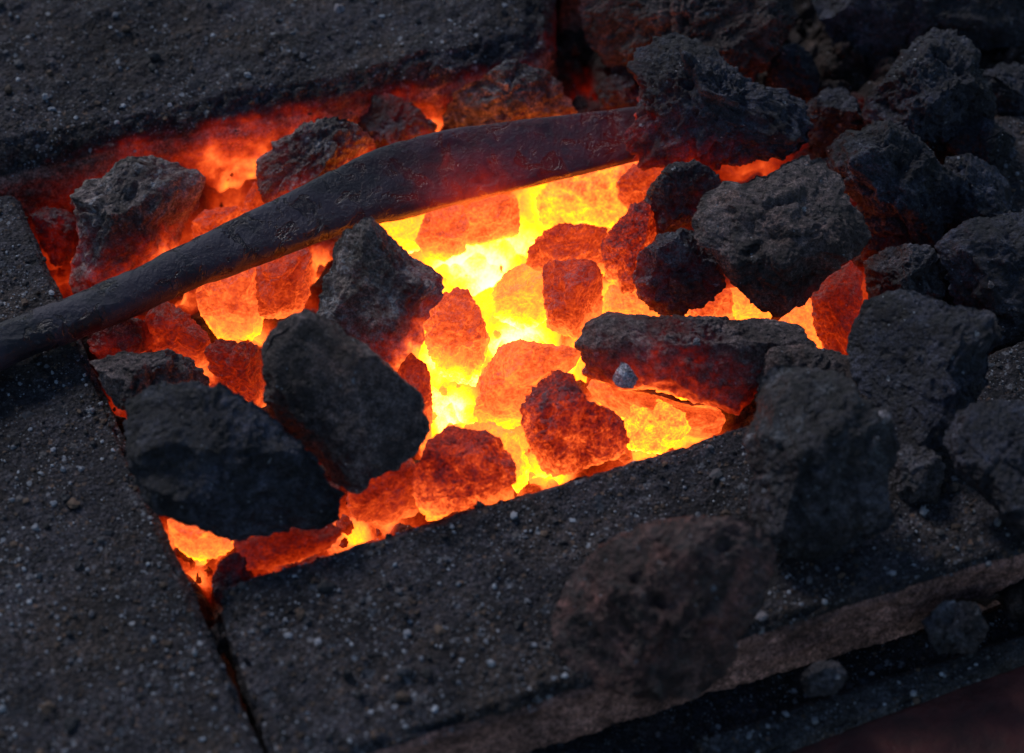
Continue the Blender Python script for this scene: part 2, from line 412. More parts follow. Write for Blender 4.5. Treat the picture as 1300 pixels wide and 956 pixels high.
NROCK = [0]
def rock(name, poly, z, mat, label, cat, seed=None, depth=.8, cuts=9, rough=1.0, Ttop=None, Tbot=None, dark_gain=.8, group=None, box=.8, centre=None, level=None, shard=1.0, grow=1.0, crisp=0.0):
    NROCK[0] += 1
    seed = NROCK[0] * 17 if seed is None else seed
    rng = np.random.default_rng(seed)
    q = np.array(poly, float); c = poly_centroid(q) if centre is None else np.array(centre, float)
    W = P(c[0], c[1], z); dc = (W - CAM) @ FWD; k = dc / FPX      # metres per pixel here
    uv = (q - c) * k * grow; uv[:, 1] *= -1
    A = abs((uv[:, 0] * np.roll(uv[:, 1], -1) - np.roll(uv[:, 0], -1) * uv[:, 1]).sum() / 2)
    R = math.sqrt(A / math.pi)
    if level is None: level = 7 if R > .045 else (6 if R > .011 else 5)
    V, F = ico(level)
    # viewing frame at the stone's own place
    w = CAM - W; w /= np.linalg.norm(w); u = np.cross(UPV, w); u /= np.linalg.norm(u); vv = np.cross(w, u)
    th = np.arctan2(V[:, 1], V[:, 0]); cs = np.hypot(V[:, 0], V[:, 1])
    rs = sil_radius(uv, th)
    D = R * depth
    cc = cs ** box
    hw = np.sign(V[:, 2]) * np.abs(V[:, 2]) ** .9
    loc = np.stack([rs * cc * np.cos(th), rs * cc * np.sin(th), D * hw], 1)
    # broken facets: planes cut through the front and back bulge
    for j in range(cuts * 2):
        wn = rng.uniform(.30, .97) * (1 if j % 2 == 0 else -1)
        an = rng.uniform(0, 2 * math.pi); s = math.sqrt(1 - wn * wn)
        n = np.array([s * math.cos(an), s * math.sin(an), wn])
        n[:2] *= D / R * 1.0; n /= np.linalg.norm(n)
        sup = (loc @ n).max(); off = sup * rng.uniform(.60 - .12 * crisp, .90 - .08 * crisp)
        dd = loc @ n
        over = dd > off
        soft = off + (dd - off) * .05
        loc = np.where(over[:, None], loc - n[None, :] * (dd - soft)[:, None], loc)
    # roughness of the broken surface
    nrm = loc / (np.linalg.norm(loc, axis=1)[:, None] + 1e-9)
    sp = loc + rng.uniform(-5, 5, 3)
    rg = (.022 if Ttop is not None else .040) * (1 - .6 * crisp)
    disp = .085 * (1 - .5 * crisp) * R * fbm(sp / (R * .75), 2, seed) + rg * R * fbm(sp / (R * .30), 3, seed + 3, ridged=True) - .012 * R
    disp += .020 * R * fbm(sp / (R * .22), 3, seed + 91)
    ws = sp + .06 * R * np.stack([vnoise(sp / (R * .3), seed + 201), vnoise(sp / (R * .3), seed + 202), vnoise(sp / (R * .3), seed + 203)], 1)
    disp += shard * (.13 * R * shards(ws / (R * .70), seed + 301) + .035 * (1 - .5 * crisp) * R * shards(ws / (R * .26), seed + 401))
    disp += rough * (.0011 * fbm(sp / .006, 3, seed + 9) + .0007 * fbm(sp / .0022, 2, seed + 5))
    pitn = vnoise(sp / .0085, seed + 31); disp -= rough * .0022 * smooth(.28, .62, pitn)
    if rough > 1.2:
        disp += .0022 * (rough - 1) * fbm(sp / .009, 4, seed + 77, ridged=True, gain=.6)
    keep = 1 - .25 * smooth(.80, 1.0, cs)        # hold the outline
    disp += smooth(.6, .95, cs) * (.0016 * fbm(sp / .010, 3, seed + 60, ridged=True) - .0006)
    loc = loc + nrm * (disp * keep)[:, None]
    # bring the outline back to the stone's measured width and height after the facets were cut
    th2 = np.arctan2(loc[:, 1], loc[:, 0]); rr2 = np.hypot(loc[:, 0], loc[:, 1])
    nb_ = 48; bi = ((th2 + math.pi) / (2 * math.pi) * nb_).astype(int) % nb_
    mx = np.zeros(nb_); np.maximum.at(mx, bi, rr2)
    cen = (np.arange(nb_) + .5) / nb_ * 2 * math.pi - math.pi
    ratio = sil_radius(uv, cen) / np.maximum(mx, 1e-6)
    ratio = np.clip(ratio, .8, 1.7)
    ratio = (np.roll(ratio, 1) + 2 * ratio + np.roll(ratio, -1)) / 4
    ce = np.concatenate([[cen[-1] - 2 * math.pi], cen, [cen[0] + 2 * math.pi]]); re = np.concatenate([[ratio[-1]], ratio, [ratio[0]]])
    loc[:, :2] *= np.interp(th2, ce, re)[:, None]
    co = W + loc[:, :1] * u + loc[:, 1:2] * vv + loc[:, 2:] * w
    if Ttop is not None:
        zz = (co[:, 2] - z) / (R * .75)
        zz = zz + .25 * fbm(sp / (R * .8), 2, seed + 40)
        fn = np.cross(co[F[:, 1]] - co[F[:, 0]], co[F[:, 2]] - co[F[:, 0]]); vn = np.zeros_like(co)
        for c_ in range(3): np.add.at(vn, F[:, c_], fn)
        vn /= np.linalg.norm(vn, axis=1)[:, None] + 1e-12
        core = smooth(.75, 1.1, heat2d(W[None])[0])
        heat_glow = Tbot + .02 + .03 * core + (Ttop + .09 + .03 * core - Tbot) * smooth(-.9, .9, zz) - .09 * np.clip(vn[:, 2], -.3, 1) + .10 * smooth(-.2, -1.0, zz)
        heat_glow = heat_glow + .10 * smooth(.3, 1.0, heat2d(co)) * smooth(.2, -1, zz)
    else:
        heat_glow = glow3d(co) * dark_gain  # paints the fire's bounced red light, plus the coals' own glow, as emission
        heat_glow = heat_glow * (1 + .28 * fbm(sp / .007, 3, seed + 41))
    heat_glow = np.clip(heat_glow, 0, 1.4)
    base = np.array([co[:, 0].mean(), co[:, 1].mean(), co[:, 2].min()])
    o = link_mesh(name, co, F, M[mat], base, {'glow_level': heat_glow})
    tag(o, label, cat, group)
    if name == 'coal_lump': SOLID.append((co, F))
    return o


def brick_glow(p):  # firelight on the brick side and its own incandescence, both put into emission
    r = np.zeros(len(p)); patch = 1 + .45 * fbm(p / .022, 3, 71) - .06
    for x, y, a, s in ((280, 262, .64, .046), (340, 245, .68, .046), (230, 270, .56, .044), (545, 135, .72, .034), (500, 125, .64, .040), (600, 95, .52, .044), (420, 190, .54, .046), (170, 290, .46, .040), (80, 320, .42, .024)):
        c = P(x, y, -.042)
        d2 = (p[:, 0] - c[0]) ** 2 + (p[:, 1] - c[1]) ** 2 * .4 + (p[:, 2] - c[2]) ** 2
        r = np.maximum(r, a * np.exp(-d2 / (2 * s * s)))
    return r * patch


def slab(name, corners, z, H, r, mat, label, cat='brick', step=.0016, seed=1, group=None, amp=.0016, sootz=.5, glowamp=0., clayface=False):
    """corner px in order (s,t)=(0,0),(1,0),(1,1),(0,1) at height z; solid block with worn rounded edges"""
    Cn = [P(a, b, z) for a, b in corners]
    L = (np.linalg.norm(Cn[1] - Cn[0]) + np.linalg.norm(Cn[2] - Cn[3])) / 2
    Wd = (np.linalg.norm(Cn[3] - Cn[0]) + np.linalg.norm(Cn[2] - Cn[1])) / 2
    ns, nt, nh = [max(4, int(x / step)) for x in (L, Wd, H)]
    pts = []; faces = []; base = 0
    def grid(na, nb, fn, flip):
        nonlocal base
        a, b = np.meshgrid(np.linspace(0, 1, na + 1), np.linspace(0, 1, nb + 1), indexing='ij')
        p = fn(a.ravel(), b.ravel()); pts.append(p)
        i = np.arange(na)[:, None] * (nb + 1) + np.arange(nb)[None]
        f = np.stack([i, i + nb + 1, i + nb + 2, i + 1], -1).reshape(-1, 4) + base
        faces.append(f[:, ::-1] if flip else f); base += len(p)
    one = np.ones_like
    grid(ns, nt, lambda a, b: np.stack([a * L, b * Wd, one(a) * H], 1), False)
    grid(ns, nh, lambda a, b: np.stack([a * L, a * 0, b * H], 1), False)
    grid(ns, nh, lambda a, b: np.stack([a * L, a * 0 + Wd, b * H], 1), True)
    grid(nt, nh, lambda a, b: np.stack([a * 0, a * Wd, b * H], 1), True)
    grid(nt, nh, lambda a, b: np.stack([a * 0 + L, a * Wd, b * H], 1), False)
    p = np.vstack(pts); f = np.vstack(faces)
    key = np.round(p / 1e-6).astype(np.int64)
    _, idx, inv = np.unique(key, axis=0, return_index=True, return_inverse=True); p = p[idx]; f = inv.ravel()[f]
    wob = vnoise(p / .05 + 3.3, seed) * .35 + 1
    rr = (r * wob)[:, None]
    dims = np.array([L, Wd, H])
    q = np.clip(p, rr, dims - rr); q[:, 2] = np.minimum(p[:, 2], H - rr[:, 0])
    d = p - q; nl = np.linalg.norm(d, axis=1)[:, None]
    n = d / np.maximum(nl, 1e-9)
    p = np.where(nl > 1e-7, q + n * rr, p)
    edge = smooth(.35, .8, (np.abs(n) > .25).sum(1) / 3.0)
    disp = amp * (1.1 * fbm(p / .035, 3, seed + 1) + .55 * fbm(p / .009, 3, seed + 2) + .35 * fbm(p / .003, 2, seed + 3))
    disp -= edge * (.0028 * smooth(.05, .5, fbm(p / .014, 3, seed + 4)) + .0015)
    p = p + n * disp[:, None]
    soot = np.clip(n[:, 2], 0, 1)
    soot = smooth(sootz - .3, sootz + .35, soot)
    soot = np.maximum(soot, 1 - smooth(.05, .45, -n[:, 1])) if clayface else soot * 0 + 1
    s, t = p[:, 0] / L, p[:, 1] / Wd
    xy = ((1 - s) * (1 - t))[:, None] * Cn[0] + (s * (1 - t))[:, None] * Cn[1] + (s * t)[:, None] * Cn[2] + ((1 - s) * t)[:, None] * Cn[3]
    co = xy.copy(); co[:, 2] = z - H + p[:, 2]
    loc = np.array([co[:, 0].mean(), co[:, 1].mean(), z - H])
    o = link_mesh(name, co, f, M[mat], loc, {'soot': soot, 'glow_level': np.clip(brick_glow(co) * glowamp * 1.08 * (1 - smooth(.55, .97, n[:, 2])), 0, .8)})
    tag(o, label, cat, group)
    return o, co, f


# ------------------------------------------------------------------ the bricks of the hearth
bricks = []
GB = 'firebricks edging the forge fire'
bricks.append(slab('firebrick', [(-90, 224), (704, 62), (704, -260), (-90, -130)], .014, .085, .021, 'brick',
    'long soot-blackened firebrick above the fire, its lower side glowing orange behind the iron bar', seed=11, group=GB, amp=.0030, glowamp=1.0, clayface=True, sootz=.40))
bricks.append(slab('firebrick', [(356, 1000), (20, 241), (-420, 250), (-420, 1060)], .0, .078, .0055, 'brick',
    'gritty dark firebrick on the left side of the fire under the iron bar', seed=23, group=GB))
bricks.append(slab('firebrick', [(357, 990), (1335, 689), (1335, 414), (270, 740)], .0, .042, .0070, 'brick',
    'gritty dark firebrick along the near side of the fire with a pinkish front edge', seed=35, group=GB, amp=.0024, sootz=.5, clayface=True))
bricks.append(slab('firebrick', [(710, -18), (1030, -90), (1030, -300), (710, -230)], .004, .085, .007, 'brick',
    'end of a dark firebrick behind the narrow black gap at the top, faintly reddened', seed=47, group=GB, clayface=True))
bricks.append(slab('firebrick', [(1255, 432), (1450, 400), (1450, 110), (1232, 150)], -.004, .07, .006, 'brick',
    'brown speckled firebrick showing beyond the dark coals at the right edge', seed=59, group=GB))
lowb = slab('firebrick', [(560, 1180), (1500, 890), (1500, 700), (560, 960)], -.050, .045, .006, 'brickdark',
    'blackened lower brick course in the shadow beneath the pinkish front edge', seed=61, group=GB)

# strip and painted tray in the bottom right corner
strip, sco, sf = slab('hearth_edging', [(880, 995), (1400, 800), (1400, 770), (880, 932)], -.042, .02, .003, 'strip',
    'narrow gritty metal edging running across the bottom right corner', 'metal edging', seed=71, amp=.0008)
bricks_for_grit = bricks + [(strip, sco, sf)]


def sheet(name, corners, z, mat, kind='structure'):
    co = np.array([P(a, b, z) if not isinstance(a, float) else (a, b, z) for a, b in corners])
    o = link_mesh(name, co, np.array([[0, 1, 2, 3]]), M[mat], None, None); tag(o, kind=kind); return o

tray, tc_, tf_ = slab('hearth_tray', [(850, 1200), (1560, 1000), (1500, 775), (850, 970)], -.047, .05, .004, 'tray',
    'dark red painted face of the forge table below the gritty edging', 'forge table', seed=81, amp=.0006)
g = link_mesh('ground', np.array([(-3, -3, -.12), (3, -3, -.12), (3, 3, -.12), (-3, 3, -.12)], float), np.array([[0, 1, 2, 3]]), M['ground'])
tag(g, kind='structure')


# ------------------------------------------------------------------ ember bed: lumpy floor of the fire
def ember_bed():
    stp = .0013
    x0, x1 = P(-20, 300, -.045)[0], P(1390, 300, -.045)[0]
    y0, y1 = P(600, 800, -.045)[1], P(600, -90, -.045)[1]
    nx, ny = int((x1 - x0) / stp), int((y1 - y0) / stp)
    X, Y = np.meshgrid(np.linspace(x0, x1, nx), np.linspace(y0, y1, ny), indexing='ij')
    x, y = X.ravel(), Y.ravel()
    p = np.stack([x, y, x * 0], 1)
    xw = x + .004 * vnoise(p / .012, 5); yw = y + .004 * vnoise(p / .012, 6)
    def cob(cell, s):
        gx, gy = xw / cell, yw / cell; ix, iy = np.floor(gx).astype(np.int64), np.floor(gy).astype(np.int64)
        f1 = np.full(len(x), 9.); f2 = f1.copy(); ids = np.zeros(len(x))
        for dx in (-1, 0, 1):
            for dy in (-1, 0, 1):
                h = _hash(ix + dx, iy + dy, ix * 0, s)
                jx = (h & 1023) / 1023; jy = ((h >> 10) & 1023) / 1023; v = ((h >> 20) & 1023) / 1023
                d = np.hypot(gx - (ix + dx + jx), gy - (iy + dy + jy))
                n = d < f1
                f2 = np.where(n, f1, np.minimum(f2, d)); ids = np.where(n, v, ids); f1 = np.where(n, d, f1)
        return f1, f2, ids
    a1, a2, ia = cob(.030, 3); b1, b2, ib = cob(.012, 9)
    la = smooth(0, .35, a2 - a1); lb = smooth(0, .4, b2 - b1)
    z = -.054 + la * (.005 + .011 * ia) + lb * (.0015 + .003 * ib) + .002 * fbm(p / .010, 4, 17) + .0007 * fbm(p / .0025, 2, 19)
    px = x / .0004 + 650
    z = z + .020 * smooth(.135, .21, x) + .014 * smooth(.12, .2, y) - .0 * px
    T = heat2d(p) - .26 * la * (ia - .05) - .10 * lb * ib + .03 + .08 * fbm(p / .025, 2, 21)
    T = np.where(heat2d(p) > .12, T, heat2d(p))
    co = np.stack([x, y, z], 1)
    i = np.arange(nx - 1)[:, None] * ny + np.arange(ny - 1)[None]
    f = np.stack([i, i + ny, i + ny + 1, i + 1], -1).reshape(-1, 4)
    o = link_mesh('ember_bed', co, f, M['bed'], None, {'glow_level': np.clip(T, 0, 1.4)})
    tag(o, kind='stuff')
    rng = np.random.default_rng(77); Vb, Fb = ico(2)
    av, af, ah = [], [], []; base = 0
    for k in range(1500):
        px, py = rng.uniform(40, 1330), rng.uniform(40, 760)
        w = P(px, py, -.045)
        ixx = int((w[0] - x0) / (x1 - x0) * (nx - 1)); iyy = int((w[1] - y0) / (y1 - y0) * (ny - 1))
        if not (0 <= ixx < nx and 0 <= iyy < ny): continue
        h0 = heat2d(w[None])[0]
        if h0 > .95 and rng.random() < .6: continue
        r = min(.0065, .0020 * math.exp(rng.normal(0, .5))) * (1.0 if h0 > .3 else 1.5)
        sv = rng.uniform(-9, 9, 3)
        v = Vb * (1 + .75 * shards(Vb * 1.1 + sv, 5)[:, None]) * (r * rng.uniform(.45, 1.3, 3))
        v = v + np.array([w[0], w[1], z[ixx * ny + iyy] + r * .45])
        av.append(v); af.append(Fb + base); base += len(v)
        ah.append(np.clip(h0 * rng.uniform(.62, .9) - .10 * (v[:, 2] - v[:, 2].mean()) / r, 0, 1.1))
    o2 = link_mesh('coal_breeze', np.vstack(av), np.vstack(af), M['bed'], None, {'glow_level': np.concatenate(ah)})
    tag(o2, kind='stuff')
ember_bed()

SOLID = []
# ------------------------------------------------------------------ coals
GC = 'dark unlit coals heaped around the fire'
GH = 'glowing coals in the heart of the fire'
DARK = [
 # poly, z, material, label, opts
 ([(90,250),(112,230),(135,225),(146,210),(173,196),(210,205),(244,210),(260,224),(252,254),(238,276),(228,310),(215,350),(150,385),(92,380),(90,345),(103,305),(97,275)], -.004, 'grey',
  'grey craggy coal in the upper left, its foot hidden by the iron bar', dict(dark_gain=1.0, depth=.7, crisp=.5)),
 ([(325,211),(329,201),(343,192),(345,180),(369,171),(385,158),(397,154),(415,152),(431,148),(449,155),(465,168),(477,186),(468,215),(430,250),(385,270),(337,272),(331,240)], -.002, 'grey',
  'pale-flecked ashy coal resting behind the middle of the iron bar', dict(dark_gain=.95, rough=1.4, crisp=.3)),
 ([(443,150),(452,130),(475,117),(500,122),(520,130),(540,145),(556,162),(545,185),(500,200),(470,190),(455,165)], -.010, 'dark',
  'small dark coal with a reddened right face just left of the bright orange gap', dict(dark_gain=1.1, depth=.7, crisp=.6)),
 ([(542,135),(572,118),(610,102),(637,80),(657,77),(677,88),(699,90),(708,102),(721,122),(737,145),(700,175),(620,180),(565,170),(550,150)], -.006, 'grey',
  'light grey wedge-shaped coal directly above the iron bar below the top brick', dict(dark_gain=.55, depth=.6, crisp=.6, shard=.7)),
 ([(756,112),(775,95),(800,98),(825,120),(815,155),(765,150)], -.016, 'dark',
  'small black coal in the shadowy gap behind the right end of the iron bar', dict(dark_gain=.55)),
 ([(738,-30),(735,10),(745,45),(768,82),(800,112),(860,125),(950,105),(975,82),(990,55),(1006,30),(1008,-30)], .012, 'brown',
  'large brownish coal at the top edge of the heap right of the black gap', dict(dark_gain=.5, depth=.6, rough=1.6)),
 ([(797,200),(797,170),(810,140),(812,110),(798,85),(815,55),(845,42),(870,45),(905,62),(930,85),(960,108),(1000,115),(1018,130),(1030,165),(1022,192),(980,200),(940,208),(880,216),(840,210),(812,216)], .034, 'blue',
  'big rugged blue-black coal resting over the right end of the iron bar', dict(dark_gain=1.3, depth=.62, rough=1.9, centre=(905,138))),
 ([(976,84),(990,62),(1010,57),(1028,70),(1038,95),(1036,124),(1000,126),(976,112)], -.006, 'blue',
  'small smooth blue-black coal in the dark hollow left of the pale brick edge', dict(dark_gain=.3)),
 ([(1026,132),(1050,115),(1070,113),(1086,130),(1098,158),(1080,190),(1040,195),(1022,172)], -.002, 'blue',
  'small dim coal wedged just right of the big rugged coal', dict(dark_gain=.5)),
 ([(1095,138),(1125,105),(1150,65),(1180,45),(1207,42),(1228,58),(1240,62),(1238,90),(1255,110),(1257,140),(1250,180),(1215,200),(1180,200),(1150,175),(1110,160)], .020, 'blue',
  'peaked dark coal leaning against the upper right brick', dict(dark_gain=.2, rough=1.6)),
 ([(1034,-40),(1032,10),(1050,50),(1078,85),(1106,132),(1135,112),(1160,72),(1195,50),(1245,66),(1345,60),(1345,-50)], .004, 'blue',
  'broad blue-black coal filling the top right corner, with a worn paler left edge', dict(dark_gain=0., depth=.6, grow=1.0, crisp=.8, shard=.6)),
 ([(1242,98),(1275,82),(1320,86),(1330,140),(1300,165),(1262,158)], -.004, 'blue',
  'dim coal in the dark hollow at the right edge below the corner coal', dict(dark_gain=0.)),
 ([(1188,392),(1212,388),(1250,425),(1240,455),(1205,450)], -.004, 'dark',
  'small black coal between the boulder-like coal and the flat coal at the right edge', dict(dark_gain=0.)),
 ([(1088,300),(1120,292),(1150,305),(1140,335),(1100,340)], -.012, 'dark',
  'small hidden coal in the gap just above the red opening', dict(dark_gain=.5)),
 ([(1210,160),(1250,150),(1285,175),(1288,198),(1262,212),(1225,210),(1205,190)], .010, 'blue',
  'flat shaded coal to the right of the foot of the peaked coal', dict(dark_gain=.1, depth=.6)),
 ([(1046,200),(1075,172),(1100,165),(1130,157),(1152,168),(1175,190),(1192,210),(1216,226),(1214,258),(1200,280),(1188,310),(1165,305),(1140,280),(1105,268),(1080,245),(1058,222)], .018, 'blue',
  'blue-black coal with two tiny pale chips on top, below the peaked coal', dict(dark_gain=.6, rough=1.3)),
 ([(1196,205),(1230,198),(1262,215),(1284,243),(1280,275),(1245,293),(1205,290),(1205,240)], .004, 'blue',
  'layered dark coal beside the brown speckled brick at the right', dict(dark_gain=.1)),
 ([(1194,306),(1225,286),(1315,270),(1340,360),(1325,445),(1280,438),(1240,412),(1212,380),(1205,340)], .006, 'blue',
  'large flat dark coal at the right edge with a single pale chip', dict(dark_gain=.1, depth=.6)),
 ([(1100,332),(1125,318),(1150,312),(1180,315),(1196,338),(1197,385),(1150,395),(1106,378)], -.002, 'dark',
  'rounded dark coal above the right-hand boulder-like coal', dict(dark_gain=.35)),
 ([(1085,262),(1125,255),(1150,275),(1160,300),(1140,322),(1100,320),(1080,295)], -.006, 'dark',
  'small shadowed coal between the tan coal and the chipped blue-black coal', dict(dark_gain=.5)),
 ([(878,282),(888,250),(915,228),(950,232),(978,215),(1002,205),(1022,192),(1052,207),(1072,235),(1082,262),(1108,288),(1102,312),(1075,332),(1045,357),(1020,387),(993,405),(960,393),(948,372),(925,355),(905,322),(883,305)], .032, 'brown',
  'large craggy tan-grey coal with a white chip, right of the glowing heart', dict(dark_gain=.6, depth=.66, rough=1.2, grow=1.02, shard=.6, crisp=.5, cuts=11)),
 ([(836,228),(850,212),(880,208),(905,222),(914,242),(895,265),(880,295),(850,305),(826,296),(817,270),(824,245)], .014, 'dark',
  'rounded black coal with a reddened left face, upper of two beside the tan coal', dict(dark_gain=.6, grow=1.12)),
 ([(803,352),(812,322),(838,298),(868,290),(890,300),(908,325),(922,352),(918,374),(890,390),(860,404),(832,397),(811,377)], .010, 'dark',
  'rounded black coal sitting on the upper end of the log-shaped coal', dict(dark_gain=.85, rough=1.2)),
 ([(736,440),(742,415),(765,396),(800,396),(860,401),(930,403),(975,402),(1010,414),(1032,432),(1040,455),(1000,480),(960,500),(935,528),(880,510),(830,496),(784,498),(742,476)], .006, 'brown',
  'log-shaped coal lying across the fire, its underside glowing orange', dict(dark_gain=1.05, depth=.75, rough=1.1, cuts=5, shard=.6)),
 ([(962,480),(980,445),(1020,440),(1050,446),(1078,455),(1090,482),(1075,520),(1020,530),(975,520)], .014, 'brown',
  'dark brown coal capping the right end of the log-shaped coal', dict(dark_gain=.5)),
 ([(950,640),(956,600),(944,562),(964,520),(958,482),(992,462),(1030,470),(1075,476),(1096,512),(1128,522),(1140,570),(1124,622),(1136,665),(1090,690),(1040,714),(985,704),(962,672)], .036, 'dark',
  'tall dark blurred coal standing on the near brick at the right', dict(dark_gain=.4, depth=.75, rough=1.0, shard=.8, crisp=.7)),
 ([(1086,425),(1104,388),(1125,373),(1160,376),(1200,393),(1247,396),(1265,420),(1246,455),(1246,485),(1226,525),(1213,555),(1172,570),(1140,560),(1128,525),(1100,500),(1083,468)], .030, 'blue',
  'boulder-like blue-black coal with a pale upper left edge right of the red opening', dict(dark_gain=.5, depth=.72, rough=.9, shard=.6, crisp=.8, cuts=11)),
 ([(1200,550),(1222,518),(1270,508),(1340,515),(1360,620),(1330,700),(1290,682),(1258,640),(1215,602)], .026, 'blue',
  'dim blue-black coal resting at the far right end of the near brick', dict(dark_gain=0., depth=.7)),
 ([(1140,565),(1175,560),(1200,590),(1190,640),(1155,655),(1135,620)], .006, 'dark',
  'low dark crumbly coal in the shadow between the tall coal and the far right coal', dict(dark_gain=0.)),
 ([(700,785),(728,730),(768,690),(820,666),(880,656),(945,662),(985,690),(975,745),(945,800),(925,850),(880,885),(800,885),(735,860),(705,825)], .018, 'pink',
  'blurred reddish-brown lump lying on the near brick in the foreground', dict(dark_gain=0., depth=.6, rough=1.2, cuts=4, shard=.6, crisp=.3)),
 ([(396,335),(412,302),(440,283),(475,278),(495,300),(520,325),(552,345),(567,352),(560,377),(545,392),(538,415),(537,440),(528,462),(500,470),(460,452),(420,425),(380,398),(388,370),(400,350)], .032, 'grey',
  'pointed ashy coal in front of the iron bar at the left of the glowing heart', dict(dark_gain=1.4, depth=.7, rough=.8, centre=(470,370), shard=.55, crisp=.9, cuts=12)),
 ([(326,402),(350,396),(390,395),(420,410),(460,437),(500,470),(527,495),(544,532),(540,567),(512,602),(480,630),(450,631),(430,615),(408,588),(380,560),(350,530),(335,500),(338,460),(326,430)], .036, 'brown',
  'large dark rock-like coal with pale flecks at the lower left of the glowing heart', dict(dark_gain=.5, depth=.72, rough=.7, cuts=13, shard=.55, crisp=1.0)),
 ([(152,532),(165,502),(200,490),(250,486),(290,490),(325,515),(360,545),(392,572),(417,602),(434,642),(438,660),(420,669),(370,673),(330,680),(300,687),(262,672),(215,655),(185,640),(170,605),(163,570)], .030, 'blue',
  'wide flat blue-black coal overhanging the left brick in the foreground', dict(dark_gain=.4, depth=.62, rough=1.0, cuts=11, shard=.85, crisp=.8)),
 ([(116,455),(150,445),(190,449),(215,443),(242,456),(265,478),(268,500),(230,515),(180,520),(152,520),(132,492)], .004, 'brown',
  'low brownish coal tucked behind the wide flat coal against the left brick', dict(dark_gain=.75)),
 ([(110,432),(135,412),(165,402),(190,410),(195,440),(165,455),(122,456)], -.010, 'brown',
  'small brown coal in the shade right under the iron bar at the left', dict(dark_gain=.9)),
 ([(38,272),(62,262),(92,268),(104,292),(92,330),(70,340),(52,310)], -.022, 'dark',
  'small shaded coal in the corner between the top and left bricks', dict(dark_gain=.6)),
 ([(268,738),(280,712),(300,700),(318,706),(322,735),(300,765),(276,770)], -.022, 'dark',
  'small dark coal with a red rim at the lower tip of the fire', dict(dark_gain=.65)),
 ([(262,805),(278,788),(292,795),(294,820),(276,835),(262,825)], -.016, 'brown',
  'little brown crumb jammed in the crack between the left and near bricks', dict(dark_gain=0.)),
 ([(1170,790),(1200,762),(1240,765),(1255,800),(1235,830),(1190,830)], -.018, 'dark',
  'dark lump in the shadow under the near brick at the bottom right', dict(dark_gain=0.)),
 ([(1015,860),(1035,840),(1062,838),(1078,858),(1060,882),(1025,885)], -.020, 'dark',
  'small black lump below the near brick beside the gritty metal edging', dict(dark_gain=0.)),
]
for poly, z, mt, lb, op in DARK:
    m_ = np.array(poly).mean(0)
    if 'grow' not in op: op['grow'] = 1.10 if (m_[0] > 930 and m_[1] < 480) else 1.035
    rock('coal_lump', poly, z, mt, lb, 'coal', group=GC, **op)

